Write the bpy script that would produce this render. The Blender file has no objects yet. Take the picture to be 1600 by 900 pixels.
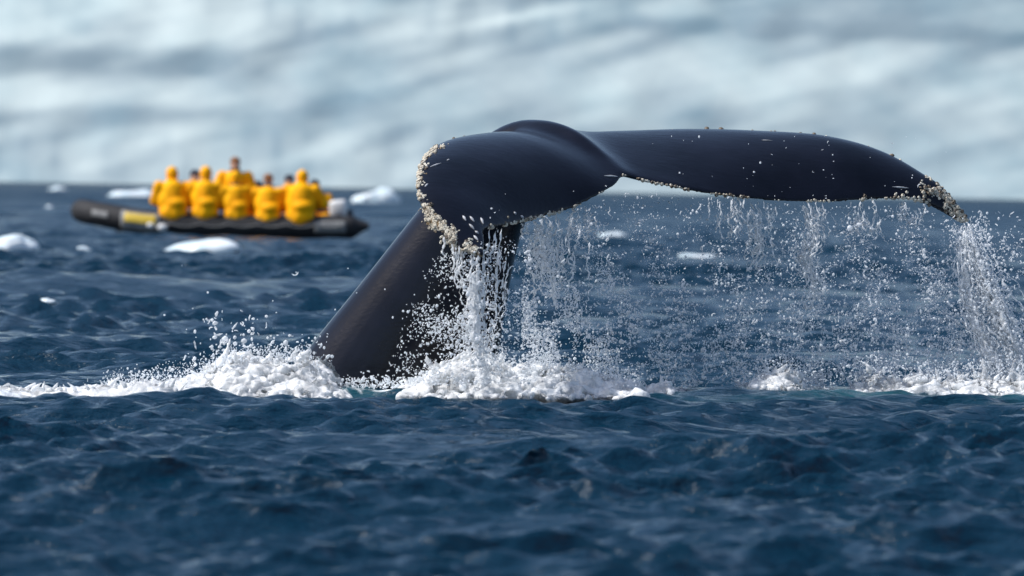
import bpy, bmesh, math, random
import numpy as np
from mathutils import Vector, Matrix
from mathutils.bvhtree import BVHTree

random.seed(7)
rng = np.random.default_rng(11)
scene = bpy.context.scene
COL = scene.collection

# ------------------------------------------------------------------ camera
CAM_H = 1.09            # metres above mean water: a photographer low in a small boat
F_PX = 1600 * 200 / 36  # focal length in photo pixels
PITCH = math.atan((450 - 283.6) / F_PX)
ROLL = math.radians(1.0)
DW = 30.65              # distance of the whale
_fw = Vector((0, math.cos(PITCH), -math.sin(PITCH)))
_r0 = Vector((1, 0, 0)); _u0 = _r0.cross(_fw)
_R = _r0 * math.cos(ROLL) + _u0 * math.sin(ROLL)
_U = _u0 * math.cos(ROLL) - _r0 * math.sin(ROLL)
CAM = Vector((0, 0, CAM_H))
cd = bpy.data.cameras.new('camera'); cam = bpy.data.objects.new('camera', cd); COL.objects.link(cam)
cam.matrix_world = Matrix(((_R.x, _U.x, -_fw.x, CAM.x), (_R.y, _U.y, -_fw.y, CAM.y), (_R.z, _U.z, -_fw.z, CAM.z), (0, 0, 0, 1)))
cd.lens = 200; cd.sensor_width = 36; cd.clip_start = 0.5; cd.clip_end = 20000
cd.dof.use_dof = True; cd.dof.focus_distance = 30.4; cd.dof.aperture_fstop = 4.0
scene.camera = cam

# ------------------------------------------------------------------ sky, sun, exposure
SUN_EL, SUN_AZ = math.radians(51), math.radians(-98)    # azimuth from +Y towards +X
w = bpy.data.worlds.new('World'); scene.world = w; w.use_nodes = True
nt = w.node_tree; nt.nodes.clear()
sky = nt.nodes.new('ShaderNodeTexSky'); sky.sky_type = 'NISHITA'; sky.sun_disc = False
sky.sun_elevation = SUN_EL; sky.sun_rotation = SUN_AZ; sky.dust_density = 1.6; sky.air_density = 0.9; sky.ozone_density = 0.9
bg = nt.nodes.new('ShaderNodeBackground'); bg.inputs['Strength'].default_value = 0.125
out = nt.nodes.new('ShaderNodeOutputWorld')
nt.links.new(sky.outputs[0], bg.inputs[0]); nt.links.new(bg.outputs[0], out.inputs[0])
sd = bpy.data.lights.new('sun', 'SUN'); sd.energy = 3.7; sd.angle = math.radians(1.0); sd.color = (1, 0.985, 0.96)
sun = bpy.data.objects.new('sun', sd); COL.objects.link(sun)
to_sun = Vector((math.sin(SUN_AZ) * math.cos(SUN_EL), math.cos(SUN_AZ) * math.cos(SUN_EL), math.sin(SUN_EL)))
sun.rotation_euler = to_sun.to_track_quat('Z', 'Y').to_euler()
scene.view_settings.view_transform = 'Standard'; scene.view_settings.look = 'None'
scene.view_settings.exposure = 0.28; scene.view_settings.gamma = 1.0
scene.cycles.max_bounces = 12; scene.cycles.diffuse_bounces = 8; scene.cycles.transmission_bounces = 4; scene.cycles.caustics_reflective = False
scene.cycles.caustics_refractive = False; scene.cycles.sample_clamp_indirect = 3; scene.cycles.sample_clamp_direct = 2.5

# ------------------------------------------------------------------ helpers
def ray(px, py):
    return (_fw * F_PX + _R * (px - 800) + _U * (450 - py))
def P(px, py, dy=0.0):
    """point seen at photo pixel (px, py), at world depth DW + dy"""
    d = ray(px, py); return CAM + d * ((DW + dy) / d.y)
def Pn(px, py, y):
    d = ray(px, py); return CAM + d * (y / d.y)
def horizon(px): return 283.6 + (px - 800) * math.tan(ROLL)

def link(name, me, mat=None, parent=None, smooth=True):
    o = bpy.data.objects.new(name, me); COL.objects.link(o)
    if mat is not None and not me.materials: me.materials.append(mat)
    if smooth and len(me.polygons): me.polygons.foreach_set('use_smooth', np.ones(len(me.polygons), bool))
    if parent is not None: o.parent = parent
    return o
def tag(o, label=None, cat=None, group=None, kind=None):
    if label: o['label'] = label
    if cat: o['category'] = cat
    if group: o['group'] = group
    if kind: o['kind'] = kind
    return o
def empty(name, loc, rz=0.0):
    o = bpy.data.objects.new(name, None); COL.objects.link(o); o.location = loc; o.rotation_euler = (0, 0, rz)
    o.empty_display_size = 0.2; return o
def np_mesh(name, v, f):
    """v (n,3); f (m,3) or (m,4), uniform"""
    v = np.asarray(v, np.float32); f = np.asarray(f, np.int32); k = f.shape[1]
    me = bpy.data.meshes.new(name)
    me.vertices.add(len(v)); me.vertices.foreach_set('co', v.ravel())
    me.loops.add(f.size); me.loops.foreach_set('vertex_index', f.ravel())
    me.polygons.add(len(f)); me.polygons.foreach_set('loop_start', np.arange(0, f.size, k, dtype=np.int32))
    me.update(calc_edges=True); return me
def spline(ts, pts, t):
    """Catmull-Rom (non-uniform) interpolation of rows of pts at t"""
    ts = np.asarray(ts, float); pts = np.asarray(pts, float)
    m = np.gradient(pts, ts, axis=0)
    i = np.clip(np.searchsorted(ts, t) - 1, 0, len(ts) - 2)
    h = (ts[i + 1] - ts[i]); u = ((t - ts[i]) / h)[:, None]; h = h[:, None]
    return ((2*u**3 - 3*u**2 + 1)*pts[i] + (u**3 - 2*u**2 + u)*h*m[i] + (-2*u**3 + 3*u**2)*pts[i+1] + (u**3 - u**2)*h*m[i+1])

_ICO = {}
def ico(sub):
    if sub not in _ICO:
        bm = bmesh.new(); bmesh.ops.create_icosphere(bm, subdivisions=sub, radius=1)
        bm.verts.ensure_lookup_table()
        _ICO[sub] = (np.array([v.co[:] for v in bm.verts]), np.array([[v.index for v in f.verts] for f in bm.faces])); bm.free()
    return _ICO[sub]
def balls(cen, rad, sub=1):
    """(v, f) of many ellipsoids: cen (n,3), rad (n,) or (n,3)"""
    cen = np.asarray(cen, float); rad = np.asarray(rad, float)
    if rad.ndim == 1: rad = np.repeat(rad[:, None], 3, 1)
    V, Fc = ico(sub); n = len(cen)
    v = cen[:, None, :] + V[None] * rad[:, None, :]
    f = Fc[None] + (np.arange(n) * len(V))[:, None, None]
    return v.reshape(-1, 3), f.reshape(-1, 3)
def tubes(paths, radii, sides=4):
    """paths: list of (k,3); radii: list of (k,); open tubes with closed ends by zero radius"""
    vs, fs, base = [], [], 0
    ang = np.linspace(0, 2*np.pi, sides, endpoint=False)
    for p, r in zip(paths, radii):
        p = np.asarray(p, float); k = len(p)
        t = np.gradient(p, axis=0); t /= np.linalg.norm(t, axis=1)[:, None] + 1e-9
        a = np.cross(t, [0.31, 0.9, 0.11]); a /= np.linalg.norm(a, axis=1)[:, None] + 1e-9
        b = np.cross(t, a)
        ring = p[:, None, :] + (a[:, None, :]*np.cos(ang)[None, :, None] + b[:, None, :]*np.sin(ang)[None, :, None]) * np.asarray(r)[:, None, None]
        vs.append(ring.reshape(-1, 3))
        i = np.arange(k - 1)[:, None]*sides; j = np.arange(sides)[None]; jn = (j + 1) % sides
        q = np.stack([i + j, i + jn, i + sides + jn, i + sides + j], -1).reshape(-1, 4) + base
        fs.append(q); base += k*sides
    return np.concatenate(vs), np.concatenate(fs)
def tri(f): return np.concatenate([f[:, [0, 1, 2]], f[:, [0, 2, 3]]])
def merge(*vf):
    vs, fs, b = [], [], 0
    for v, f in vf:
        f = np.asarray(f)
        if f.shape[1] == 4: f = tri(f)
        vs.append(v); fs.append(f + b); b += len(v)
    return np.concatenate(vs), np.concatenate(fs)
def capsule(p0, r0, p1, r1, n=8, sides=12):
    """tapered rounded limb as overlapping balls and a tube (for remeshing)"""
    p0 = np.array(p0, float); p1 = np.array(p1, float)
    k = max(2, n); u = np.linspace(0, 1, k)[:, None]
    return balls(p0 + (p1 - p0)*u, r0 + (r1 - r0)*u[:, 0], 2)
def remeshed(name, v, f, voxel, smooth=3, factor=0.5):
    """voxel-union of the shapes as one continuous skin, baked to a plain mesh"""
    me = np_mesh(name, v, f if f.shape[1] == 3 else tri(f))
    o = bpy.data.objects.new(name, me); COL.objects.link(o)
    m = o.modifiers.new('r', 'REMESH'); m.mode = 'VOXEL'; m.voxel_size = voxel; m.adaptivity = 0
    if smooth: s = o.modifiers.new('s', 'SMOOTH'); s.iterations = smooth; s.factor = factor
    dg = bpy.context.evaluated_depsgraph_get(); dg.update()
    res = bpy.data.meshes.new_from_object(o.evaluated_get(dg)); res.name = name
    bpy.data.objects.remove(o); bpy.data.meshes.remove(me); return res
def coords(me):
    a = np.empty(len(me.vertices)*3, np.float32); me.vertices.foreach_get('co', a); return a.reshape(-1, 3)
def vnoise(p, seed=0, octaves=4, freq=1.0):
    """cheap smooth pseudo-noise: sums of sines in random directions, about -1..1"""
    r = np.random.default_rng(seed); p = np.asarray(p, float); s = np.zeros(len(p)); a = 1.0
    for o in range(octaves):
        for _ in range(5):
            d = r.normal(size=p.shape[1]); d *= freq*r.uniform(.7, 1.4)/np.linalg.norm(d)
            s += a*np.sin(p @ d*2*np.pi + r.uniform(0, 6.28))*0.42
        a *= 0.5; freq *= 2.03
    return s

# ------------------------------------------------------------------ materials
def mat(name, col, rough=0.5, **kw):
    m = bpy.data.materials.new(name); m.use_nodes = True
    b = m.node_tree.nodes['Principled BSDF']
    b.inputs['Base Color'].default_value = (*col, 1); b.inputs['Roughness'].default_value = rough
    for k, v in kw.items(): b.inputs[k.replace('_', ' ')].default_value = v
    return m, m.node_tree, b
def node(nt, typ, **kw):
    n = nt.nodes.new(typ)
    for k, v in kw.items():
        if k in n.inputs: n.inputs[k].default_value = v
        else: setattr(n, k, v)
    return n
def noise_col(nt, b, c0, c1, scale, detail=4, coord=None, lo=.35, hi=.65, stretch=None):
    tc = node(nt, 'ShaderNodeTexCoord'); src = tc.outputs['Object']
    if stretch: mp = node(nt, 'ShaderNodeMapping'); mp.inputs['Scale'].default_value = stretch; nt.links.new(src, mp.inputs[0]); src = mp.outputs[0]
    n = node(nt, 'ShaderNodeTexNoise', Scale=scale, Detail=detail); nt.links.new(src, n.inputs['Vector'])
    r = node(nt, 'ShaderNodeValToRGB'); r.color_ramp.elements[0].position = lo; r.color_ramp.elements[1].position = hi
    r.color_ramp.elements[0].color = (*c0, 1); r.color_ramp.elements[1].color = (*c1, 1)
    nt.links.new(n.outputs[0], r.inputs[0]); nt.links.new(r.outputs[0], b.inputs['Base Color']); return n, src
def bump(nt, b, src, scale, strength, dist=0.01, detail=4, prev=None):
    n = node(nt, 'ShaderNodeTexNoise', Scale=scale, Detail=detail); nt.links.new(src, n.inputs['Vector'])
    bp = node(nt, 'ShaderNodeBump', Strength=strength, Distance=dist); nt.links.new(n.outputs[0], bp.inputs['Height'])
    if prev: nt.links.new(prev.outputs[0], bp.inputs['Normal'])
    nt.links.new(bp.outputs[0], b.inputs['Normal']); return bp

# sea: dark clear body, sky reflections, aerated teal and white foam where the tail churns it
M_SEA, nt, b = mat('sea_water', (0.004, 0.022, 0.05), 0.09, IOR=1.38)
geo = node(nt, 'ShaderNodeNewGeometry')
a1 = node(nt, 'ShaderNodeAttribute', attribute_name='aeration'); a2 = node(nt, 'ShaderNodeAttribute', attribute_name='foam')
mx = node(nt, 'ShaderNodeMix', data_type='RGBA'); mx.inputs[6].default_value = (0.0006, 0.022, 0.045, 1); mx.inputs[7].default_value = (0.010, 0.085, 0.105, 1)
nt.links.new(a1.outputs['Fac'], mx.inputs[0])
fn = node(nt, 'ShaderNodeTexNoise', Scale=5.0, Detail=7, Roughness=.62, Distortion=1.2); mp = node(nt, 'ShaderNodeMapping'); mp.inputs['Scale'].default_value = (1.0, .45, 1)
nt.links.new(geo.outputs['Position'], mp.inputs[0]); nt.links.new(mp.outputs[0], fn.inputs['Vector'])
sub = node(nt, 'ShaderNodeMath', operation='ADD'); nt.links.new(fn.outputs[0], sub.inputs[0]); nt.links.new(a2.outputs['Fac'], sub.inputs[1])
fr = node(nt, 'ShaderNodeMapRange'); fr.inputs['From Min'].default_value = .98; fr.inputs['From Max'].default_value = 1.16
nt.links.new(sub.outputs[0], fr.inputs['Value'])
mf = node(nt, 'ShaderNodeMix', data_type='RGBA'); mf.inputs[7].default_value = (.82, .85, .87, 1)
nt.links.new(fr.outputs[0], mf.inputs[0]); nt.links.new(mx.outputs[2], mf.inputs[6]); nt.links.new(mf.outputs[2], b.inputs['Base Color'])
rr = node(nt, 'ShaderNodeMapRange'); rr.inputs['To Min'].default_value = .09; rr.inputs['To Max'].default_value = .6
nt.links.new(fr.outputs[0], rr.inputs['Value'])
sx = node(nt, 'ShaderNodeSeparateXYZ'); nt.links.new(geo.outputs['Position'], sx.inputs[0])   # beyond the resolved waves the small ones become roughness
fr2 = node(nt, 'ShaderNodeMapRange'); fr2.inputs['From Min'].default_value = 45; fr2.inputs['From Max'].default_value = 260; fr2.inputs['To Max'].default_value = .34
nt.links.new(sx.outputs['Y'], fr2.inputs['Value']); ad = node(nt, 'ShaderNodeMath', operation='ADD'); nt.links.new(rr.outputs[0], ad.inputs[0]); nt.links.new(fr2.outputs[0], ad.inputs[1])
nt.links.new(ad.outputs[0], b.inputs['Roughness'])
mp2 = node(nt, 'ShaderNodeMapping'); mp2.inputs['Scale'].default_value = (.55, 1, 1); nt.links.new(geo.outputs['Position'], mp2.inputs[0])
bp = bump(nt, b, mp2.outputs[0], 2.2, 1.0, .10, 6); bump(nt, b, mp2.outputs[0], 12, 1.0, .05, 6, bp)

M_WHALE, nt, b = mat('wet_whale_skin', (.012, .013, .018), .19, IOR=1.34, Coat_Weight=.12, Coat_Roughness=.07, Specular_IOR_Level=.38)
n, src = noise_col(nt, b, (.002, .0028, .0065), (.008, .0098, .019), 3.0, 9, lo=.3, hi=.75)
bp = bump(nt, b, src, 2.2, .2, .05, 3)
mp = node(nt, 'ShaderNodeMapping'); mp.inputs['Rotation'].default_value = (.2, .7, .5); mp.inputs['Scale'].default_value = (6, 40, 40); nt.links.new(src, mp.inputs[0])
bp = bump(nt, b, mp.outputs[0], 1.6, .28, .006, 6, bp); bump(nt, b, src, 60, .09, .004, 3, bp)
M_BARN, nt, b = mat('barnacle_shell', (.5, .42, .3), .6); noise_col(nt, b, (.22, .15, .075), (.72, .68, .58), 22, 3, lo=.36, hi=.58)
M_BARN2, nt, b = mat('old_barnacle_shell', (.1, .08, .06), .55); noise_col(nt, b, (.05, .045, .04), (.2, .15, .1), 40, 3)
M_SCAR, nt, b = mat('scar_tissue', (.45, .46, .48), .5); noise_col(nt, b, (.3, .31, .33), (.6, .6, .62), 40, 3)
# airborne water: white-lit drops, part clear
def water_white(name, clear, col=(.9, .89, .92), rough=.12, bumps=None, sss=0, trans=.55):
    m, nt, b = mat(name, col, rough, IOR=1.33)
    g = node(nt, 'ShaderNodeBsdfGlass', IOR=1.33, Roughness=.03); g.inputs['Color'].default_value = (.95, .98, 1, 1)
    tl = node(nt, 'ShaderNodeBsdfTranslucent'); tl.inputs['Color'].default_value = (*col, 1)
    m1 = node(nt, 'ShaderNodeMixShader'); m1.inputs[0].default_value = trans
    if sss: b.inputs['Subsurface Weight'].default_value = 1; b.inputs['Subsurface Radius'].default_value = (1, 1, 1); b.inputs['Subsurface Scale'].default_value = sss
    m2 = node(nt, 'ShaderNodeMixShader'); o = nt.nodes['Material Output']
    nt.links.new(b.outputs[0], m1.inputs[1]); nt.links.new(tl.outputs[0], m1.inputs[2])
    ge = node(nt, 'ShaderNodeNewGeometry')
    n = node(nt, 'ShaderNodeTexNoise', Scale=9.0, Detail=5); nt.links.new(ge.outputs['Position'], n.inputs['Vector'])
    r = node(nt, 'ShaderNodeMapRange'); r.inputs['From Min'].default_value = .6 - clear; r.inputs['From Max'].default_value = .85 - clear
    nt.links.new(n.outputs[0], r.inputs['Value']); r.inputs['To Max'].default_value = min(.9, clear*1.6 + .1)
    nt.links.new(r.outputs[0], m2.inputs[0]); nt.links.new(m1.outputs[0], m2.inputs[1]); nt.links.new(g.outputs[0], m2.inputs[2])
    nt.links.new(m2.outputs[0], o.inputs['Surface'])
    if bumps: bump(nt, b, ge.outputs['Position'], bumps, .8, .02, 5)
    return m
M_DROP = water_white('water_drop', .03, (.93, .95, .97))
M_STREAM = water_white('falling_water', .03, (.96, .97, .98), .15, None, .02, .3)
M_SPLASH = water_white('churned_white_water', .21, (.91, .93, .94), .3, 30, .03, .1)
M_SURGE = water_white('clear_surging_water', .42, (.7, .74, .76), .1, 18)
M_ICE, nt, b = mat('floating_ice', (.75, .84, .88), .35); noise_col(nt, b, (.62, .78, .84), (.86, .9, .92), 3, 4)
M_YEL, nt, b = mat('yellow_jacket_fabric', (.85, .42, .005), .7, Specular_IOR_Level=.15); n, src = noise_col(nt, b, (.96, .37, .001), (.98, .48, .002), 4, 3); bump(nt, b, src, 9, .5, .03, 3)
def flat(name, c0, c1, sc, rough): 
    m, nt, b = mat(name, c0, rough); n, src = noise_col(nt, b, c0, c1, sc, 4); bump(nt, b, src, sc*3, .2, .01); return m
M_SKIN = flat('skin', (.45, .24, .16), (.52, .3, .2), 20, .5)
M_DARK = flat('dark_fabric', (.012, .014, .025), (.03, .03, .045), 12, .8)
M_BROWN = flat('brown_wool', (.2, .085, .03), (.3, .13, .05), 30, .9)
M_RUBBER = flat('black_rubber', (.008, .008, .01), (.016, .016, .019), 5, .75)
M_GREY = flat('grey_panel', (.17, .17, .17), (.25, .25, .245), 6, .6)
M_YPAN = flat('yellow_panel', (.62, .42, .03), (.7, .48, .05), 6, .5)
M_WHITE = flat('white_paint', (.72, .72, .72), (.8, .8, .79), 6, .35)
M_PURPLE = flat('purple_fabric', (.2, .03, .2), (.25, .05, .25), 10, .7)

# ------------------------------------------------------------------ sea
def build_waves(seed, n, lmin, lmax, slope):
    r = np.random.default_rng(seed); lam = np.exp(r.uniform(np.log(lmin), np.log(lmax), n))
    th = -np.pi/2 + .25 + r.normal(0, 1, n)*np.where(lam > .45, .46, .55)
    k = 2*np.pi/lam; ak = slope*np.sqrt(2/n)*r.uniform(.6, 1.4, n)
    ak = ak*np.interp(lam, [.1, .25, .5, 1, 2, 3, 8], [1.95, 2.05, 1.15, .55, .42, .42, .36])
    return lam, k*np.cos(th), k*np.sin(th), ak/k, r.uniform(0, 2*np.pi, n), np.cos(th), np.sin(th)
WAVES = build_waves(5, 260, .10, 7.0, .40)
def sea_h(x, y, sp=None, displace=False):
    x = np.asarray(x, float); y = np.asarray(y, float)
    z = np.zeros_like(x); dx = np.zeros_like(x); dy = np.zeros_like(x)
    gs = np.clip(1 + .75*np.sin(.55*x + .31*y + .8*np.sin(.4*y))*np.sin(.62*y - .4*x + 1.3) + .35*np.sin(1.4*x - 1.1*y), .35, 1.12)     # cat's paws: ruffled and slick patches
    for lam, kx, ky, a, ph, c, s in zip(*WAVES):
        q = kx*x + ky*y + ph
        wt = a if sp is None else a*np.clip(lam/(2.2*sp) - 1, 0, 1)
        cz = wt*np.cos(q); z += cz if lam > 1.1 else cz*gs
        if displace: sn = np.sin(q)*wt*(.7 if lam > 1.1 else .55*gs); dx -= sn*c; dy -= sn*s
    # gustiness: patches of rougher and calmer water
    g = 1 + .3*np.sin(.23*x + .1*y + 1) * np.sin(.17*y - .3*x + 2)
    z *= g
    # low hump of pushed water in front of the tail
    yr = DW - .95 + .12*np.sin(1.1*x + .5) + .06*np.sin(2.9*x)
    env = 1/(1 + np.exp(-(x + 3.4)*2.5))*1/(1 + np.exp((x - 6)*1.5))
    near = np.exp(-((y - DW + .7)/1.7)**4)*np.where(np.abs(x) < 7, 1, 0)
    z = z*(1 - .5*near) + .03*env*np.exp(-((y - yr)/.33)**2)
    z = z - .05
    return (z, dx, dy) if displace else z
rows = [-60, -30, -10, 0, 5, 8, 10, 12, 13]
y = 14.0
while y < 900:
    y += max(.024, .36*y*y/6200) if y < 60 else min(7.0, .11*y*y/6200)
    rows.append(y)
while y < 9000: y *= 1.25; rows.append(y)
rows = np.array(rows); nu = 400
ui = np.linspace(-1, 1, nu)
def cols(yv):
    core = ui*(.118*max(yv, 14) + .25)
    ext = core[-1] + np.cumsum(.02*max(yv, 14)*1.28**np.arange(20))*.6
    return np.concatenate([-ext[::-1], core, ext])
X = np.array([cols(v) for v in rows]); Yg = np.repeat(rows[:, None], X.shape[1], 1)
spx = np.gradient(X, axis=1); spy = np.repeat(np.gradient(rows)[:, None], X.shape[1], 1)
sp = np.maximum(spx, spy*.55)
z, dx, dy_ = sea_h(X.ravel(), Yg.ravel(), sp.ravel(), True)
V = np.stack([X.ravel() + dx, Yg.ravel() + dy_, z], 1)
nr, nc = X.shape
I = (np.arange(nr - 1)[:, None]*nc + np.arange(nc - 1)[None]).ravel()
me = np_mesh('sea', V, np.stack([I, I + 1, I + nc + 1, I + nc], 1))
xx, yy = X.ravel(), Yg.ravel()
yr = DW - .95 + .12*np.sin(1.1*xx + .5)
aer = .95*np.exp(-((yy - yr - .1)/.5)**2)*np.clip((xx + 2.2)*1.2, 0, 1)*np.clip((6 - xx), 0, 1)*np.clip(.55 + .5*vnoise(np.stack([xx, yy], 1), 3, 2, .8), 0, 1)
foam = np.zeros_like(xx)
def patch(px, y, rx, ry, amt):
    global foam
    c = Pn(px, 600, y).x
    foam = np.maximum(foam, amt*np.exp(-(((xx - c)/rx)**2 + ((yy - y)/ry)**2)**2))
patch(20, 28.15, .5, .4, .62); patch(130, 28.3, .4, .38, .66); patch(215, 28.6, .35, .45, .72); patch(330, 29.3, .5, .7, .62); patch(430, 29.7, .5, .7, .6)
patch(585, 29.75, .45, .2, .56); patch(720, DW - .7, .55, .6, .62); patch(880, DW - .55, .5, .5, .6); patch(1040, DW - .8, .22, .2, .5)
patch(1220, DW - .1, .3, .35, .5); patch(1400, DW - .1, .5, .5, .55); patch(1560, DW - .3, .6, .6, .66)
for nm, arr in (('aeration', aer), ('foam', foam)):
    at = me.attributes.new(nm, 'FLOAT', 'POINT'); at.data.foreach_set('value', arr.astype(np.float32))
sea = link('sea', me, M_SEA); tag(sea, 'choppy dark blue sea with foam round the whale tail', kind='structure')

# ------------------------------------------------------------------ glacier behind
GD = 700.0; PPM = F_PX/GD
gx = np.linspace(-260, 260, 420); gz = np.linspace(-1, 62, 300)
GX, GZ = np.meshgrid(gx, gz)
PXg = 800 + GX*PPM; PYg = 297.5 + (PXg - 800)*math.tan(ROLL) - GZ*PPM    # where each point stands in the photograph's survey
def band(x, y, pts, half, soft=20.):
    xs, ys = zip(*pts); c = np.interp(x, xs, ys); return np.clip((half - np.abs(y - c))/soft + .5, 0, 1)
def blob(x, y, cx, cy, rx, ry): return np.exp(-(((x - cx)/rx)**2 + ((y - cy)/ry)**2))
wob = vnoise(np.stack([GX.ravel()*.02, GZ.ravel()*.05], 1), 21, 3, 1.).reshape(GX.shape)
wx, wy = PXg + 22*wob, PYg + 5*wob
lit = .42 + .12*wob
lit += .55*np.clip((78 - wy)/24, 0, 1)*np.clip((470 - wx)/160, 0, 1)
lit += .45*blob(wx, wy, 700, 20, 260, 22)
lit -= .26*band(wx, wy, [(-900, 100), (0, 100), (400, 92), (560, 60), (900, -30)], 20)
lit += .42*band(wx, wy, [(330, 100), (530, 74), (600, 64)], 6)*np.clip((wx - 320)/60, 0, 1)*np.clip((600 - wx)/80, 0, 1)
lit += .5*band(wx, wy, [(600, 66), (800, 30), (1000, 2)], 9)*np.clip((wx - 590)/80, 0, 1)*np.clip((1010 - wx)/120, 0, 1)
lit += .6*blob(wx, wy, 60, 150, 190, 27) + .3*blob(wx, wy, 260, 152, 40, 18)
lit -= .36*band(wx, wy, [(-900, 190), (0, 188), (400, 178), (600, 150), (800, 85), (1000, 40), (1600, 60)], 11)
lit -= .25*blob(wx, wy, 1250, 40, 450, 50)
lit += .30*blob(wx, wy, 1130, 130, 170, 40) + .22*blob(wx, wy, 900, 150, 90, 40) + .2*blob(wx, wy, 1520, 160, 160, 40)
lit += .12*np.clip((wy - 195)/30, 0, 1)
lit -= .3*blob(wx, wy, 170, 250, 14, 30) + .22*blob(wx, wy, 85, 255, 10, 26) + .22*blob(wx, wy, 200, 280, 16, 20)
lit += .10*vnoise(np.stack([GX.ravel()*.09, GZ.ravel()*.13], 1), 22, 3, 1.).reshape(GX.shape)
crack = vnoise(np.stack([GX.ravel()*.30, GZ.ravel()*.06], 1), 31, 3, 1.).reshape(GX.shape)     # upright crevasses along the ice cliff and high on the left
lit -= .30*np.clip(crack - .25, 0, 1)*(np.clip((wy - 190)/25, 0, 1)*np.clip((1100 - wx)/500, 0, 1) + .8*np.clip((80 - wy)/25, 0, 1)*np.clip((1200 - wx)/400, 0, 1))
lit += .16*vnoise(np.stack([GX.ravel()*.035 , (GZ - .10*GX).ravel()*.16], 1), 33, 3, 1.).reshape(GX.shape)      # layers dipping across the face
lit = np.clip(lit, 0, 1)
slope = .55 + .85*lit
dz = gz[1] - gz[0]
YG = np.cumsum(slope*dz, axis=0)
kk = np.exp(-(np.arange(-60, 61)/26.)**2); kk /= kk.sum()
low = np.array([np.convolve(np.pad(r_, 60, 'edge'), kk, 'valid') for r_ in YG])
res = YG - low; kz = np.exp(-(np.arange(-50, 51)/20.)**2); kz /= kz.sum()
res -= np.array([np.convolve(np.pad(c_, 50, 'edge'), kz, 'valid') for c_ in res.T]).T
YG = GD - 3 + low + .5*res      # ledges run on along the slope instead of stepping at every crag
YG += .28*vnoise(np.stack([GX.ravel()*.05, GZ.ravel()*.05], 1), 23, 2, 1.).reshape(GX.shape)
YG += 900*np.clip(np.abs(GX)/260 - .75, 0, 1)**2
scale_d = YG/GD     # keep each point on its own height as the slope recedes
Vg = np.stack([(GX*scale_d).ravel(), YG.ravel(), (CAM_H + (GZ - CAM_H)*scale_d).ravel()], 1)
I = (np.arange(len(gz) - 1)[:, None]*len(gx) + np.arange(len(gx) - 1)[None]).ravel()
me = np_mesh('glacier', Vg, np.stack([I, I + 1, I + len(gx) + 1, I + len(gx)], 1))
at = me.attributes.new('lit_snow', 'FLOAT', 'POINT'); at.data.foreach_set('value', lit.astype(np.float32).ravel())   # snowy cover against bare ice, with the lit and shaded bands painted in
M_GLA, nt, b = mat('glacier_snow_and_ice', (.8, .84, .86), .6)
MG = (nt, b)
n, src = noise_col(nt, b, (.29, .40, .425), (.44, .485, .48), .09, 4, lo=.36, hi=.56, stretch=(1, .05, 1.3)); bump(nt, b, src, .25, .25, .5, 3)
sa = node(nt, 'ShaderNodeAttribute', attribute_name='lit_snow'); sr = node(nt, 'ShaderNodeValToRGB'); nt.links.new(sa.outputs['Fac'], sr.inputs[0])
sr.color_ramp.elements[0].color = (.17, .265, .325, 1); sr.color_ramp.elements[0].position = .05; sr.color_ramp.elements[1].color = (.54, .635, .625, 1)  # ramp paints shaded bands dark and lit bands pale
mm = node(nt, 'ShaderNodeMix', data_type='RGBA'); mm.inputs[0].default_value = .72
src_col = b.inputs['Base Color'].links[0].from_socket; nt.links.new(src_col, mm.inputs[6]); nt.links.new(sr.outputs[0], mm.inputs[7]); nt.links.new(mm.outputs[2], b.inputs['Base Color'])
gl = link('glacier', me, M_GLA); tag(gl, 'snowy glacier front rising behind the whole bay', kind='structure')

# ------------------------------------------------------------------ whale tail
FT = [  # t, leading edge (px, py, dy), trailing edge (px, py, dy), half thickness, camber
 (-1.00, (753, 401, -1.75), (757, 397, -1.73), .012, .0),
 (-.93, (718, 386, -1.72), (757, 378, -1.62), .025, .0),
 (-.85, (684, 360, -1.63), (756, 361, -1.52), .03, .02),
 (-.70, (659, 325, -1.50), (785, 354, -1.32), .036, .05),
 (-.55, (650, 288, -1.30), (822, 346, -1.12), .042, .07),
 (-.40, (661, 250, -1.00), (862, 336, -.95), .05, .09),
 (-.27, (690, 227, -.68), (902, 323, -.80), .06, .09),
 (-.15, (745, 217, -.35), (946, 302, -.64), .072, .07),
 (-.06, (805, 212, -.05), (974, 288, -.52), .085, .03),
 (0, (862, 206, .12), (982, 273, -.45), .09, .0),
 (.06, (906, 211, .25), (993, 282, -.42), .085, .0),
 (.15, (960, 211, .42), (1030, 289, -.38), .075, .02),
 (.30, (1080, 207, .55), (1110, 303, -.25), .06, .05),
 (.45, (1190, 209, .60), (1200, 313, -.10), .05, .06),
 (.60, (1290, 216, .60), (1290, 316, .05), .042, .06),
 (.75, (1375, 239, .60), (1370, 312, .20), .036, .04),
 (.87, (1433, 270, .55), (1430, 314, .32), .03, .02),
 (.95, (1478, 301, .50), (1468, 330, .40), .025, .01),
 (1.0, (1514, 344, .45), (1503, 350, .44), .014, .0)]
tk = np.array([r[0] for r in FT])
Lk = np.array([P(*r[1])[:] for r in FT]); Tk = np.array([P(*r[2])[:] for r in FT]); Hk = np.array([[r[3], r[4]] for r in FT])
t = np.linspace(-1, 1, 161); Le, Te, Hc = spline(tk, Lk, t), spline(tk, Tk, t), spline(tk, Hk, t)
ns = 33; s = (1 - np.cos(np.linspace(0, np.pi, ns)))/2
Mid = Le[:, None] + (Te - Le)[:, None]*s[None, :, None]
def normals(G):
    n = np.cross(np.gradient(G, axis=0), np.gradient(G, axis=1)); n /= np.linalg.norm(n, axis=2)[..., None] + 1e-9
    return n*np.sign((n @ np.array([.0, -.5, .8])).mean())
N = normals(Mid)
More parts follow.
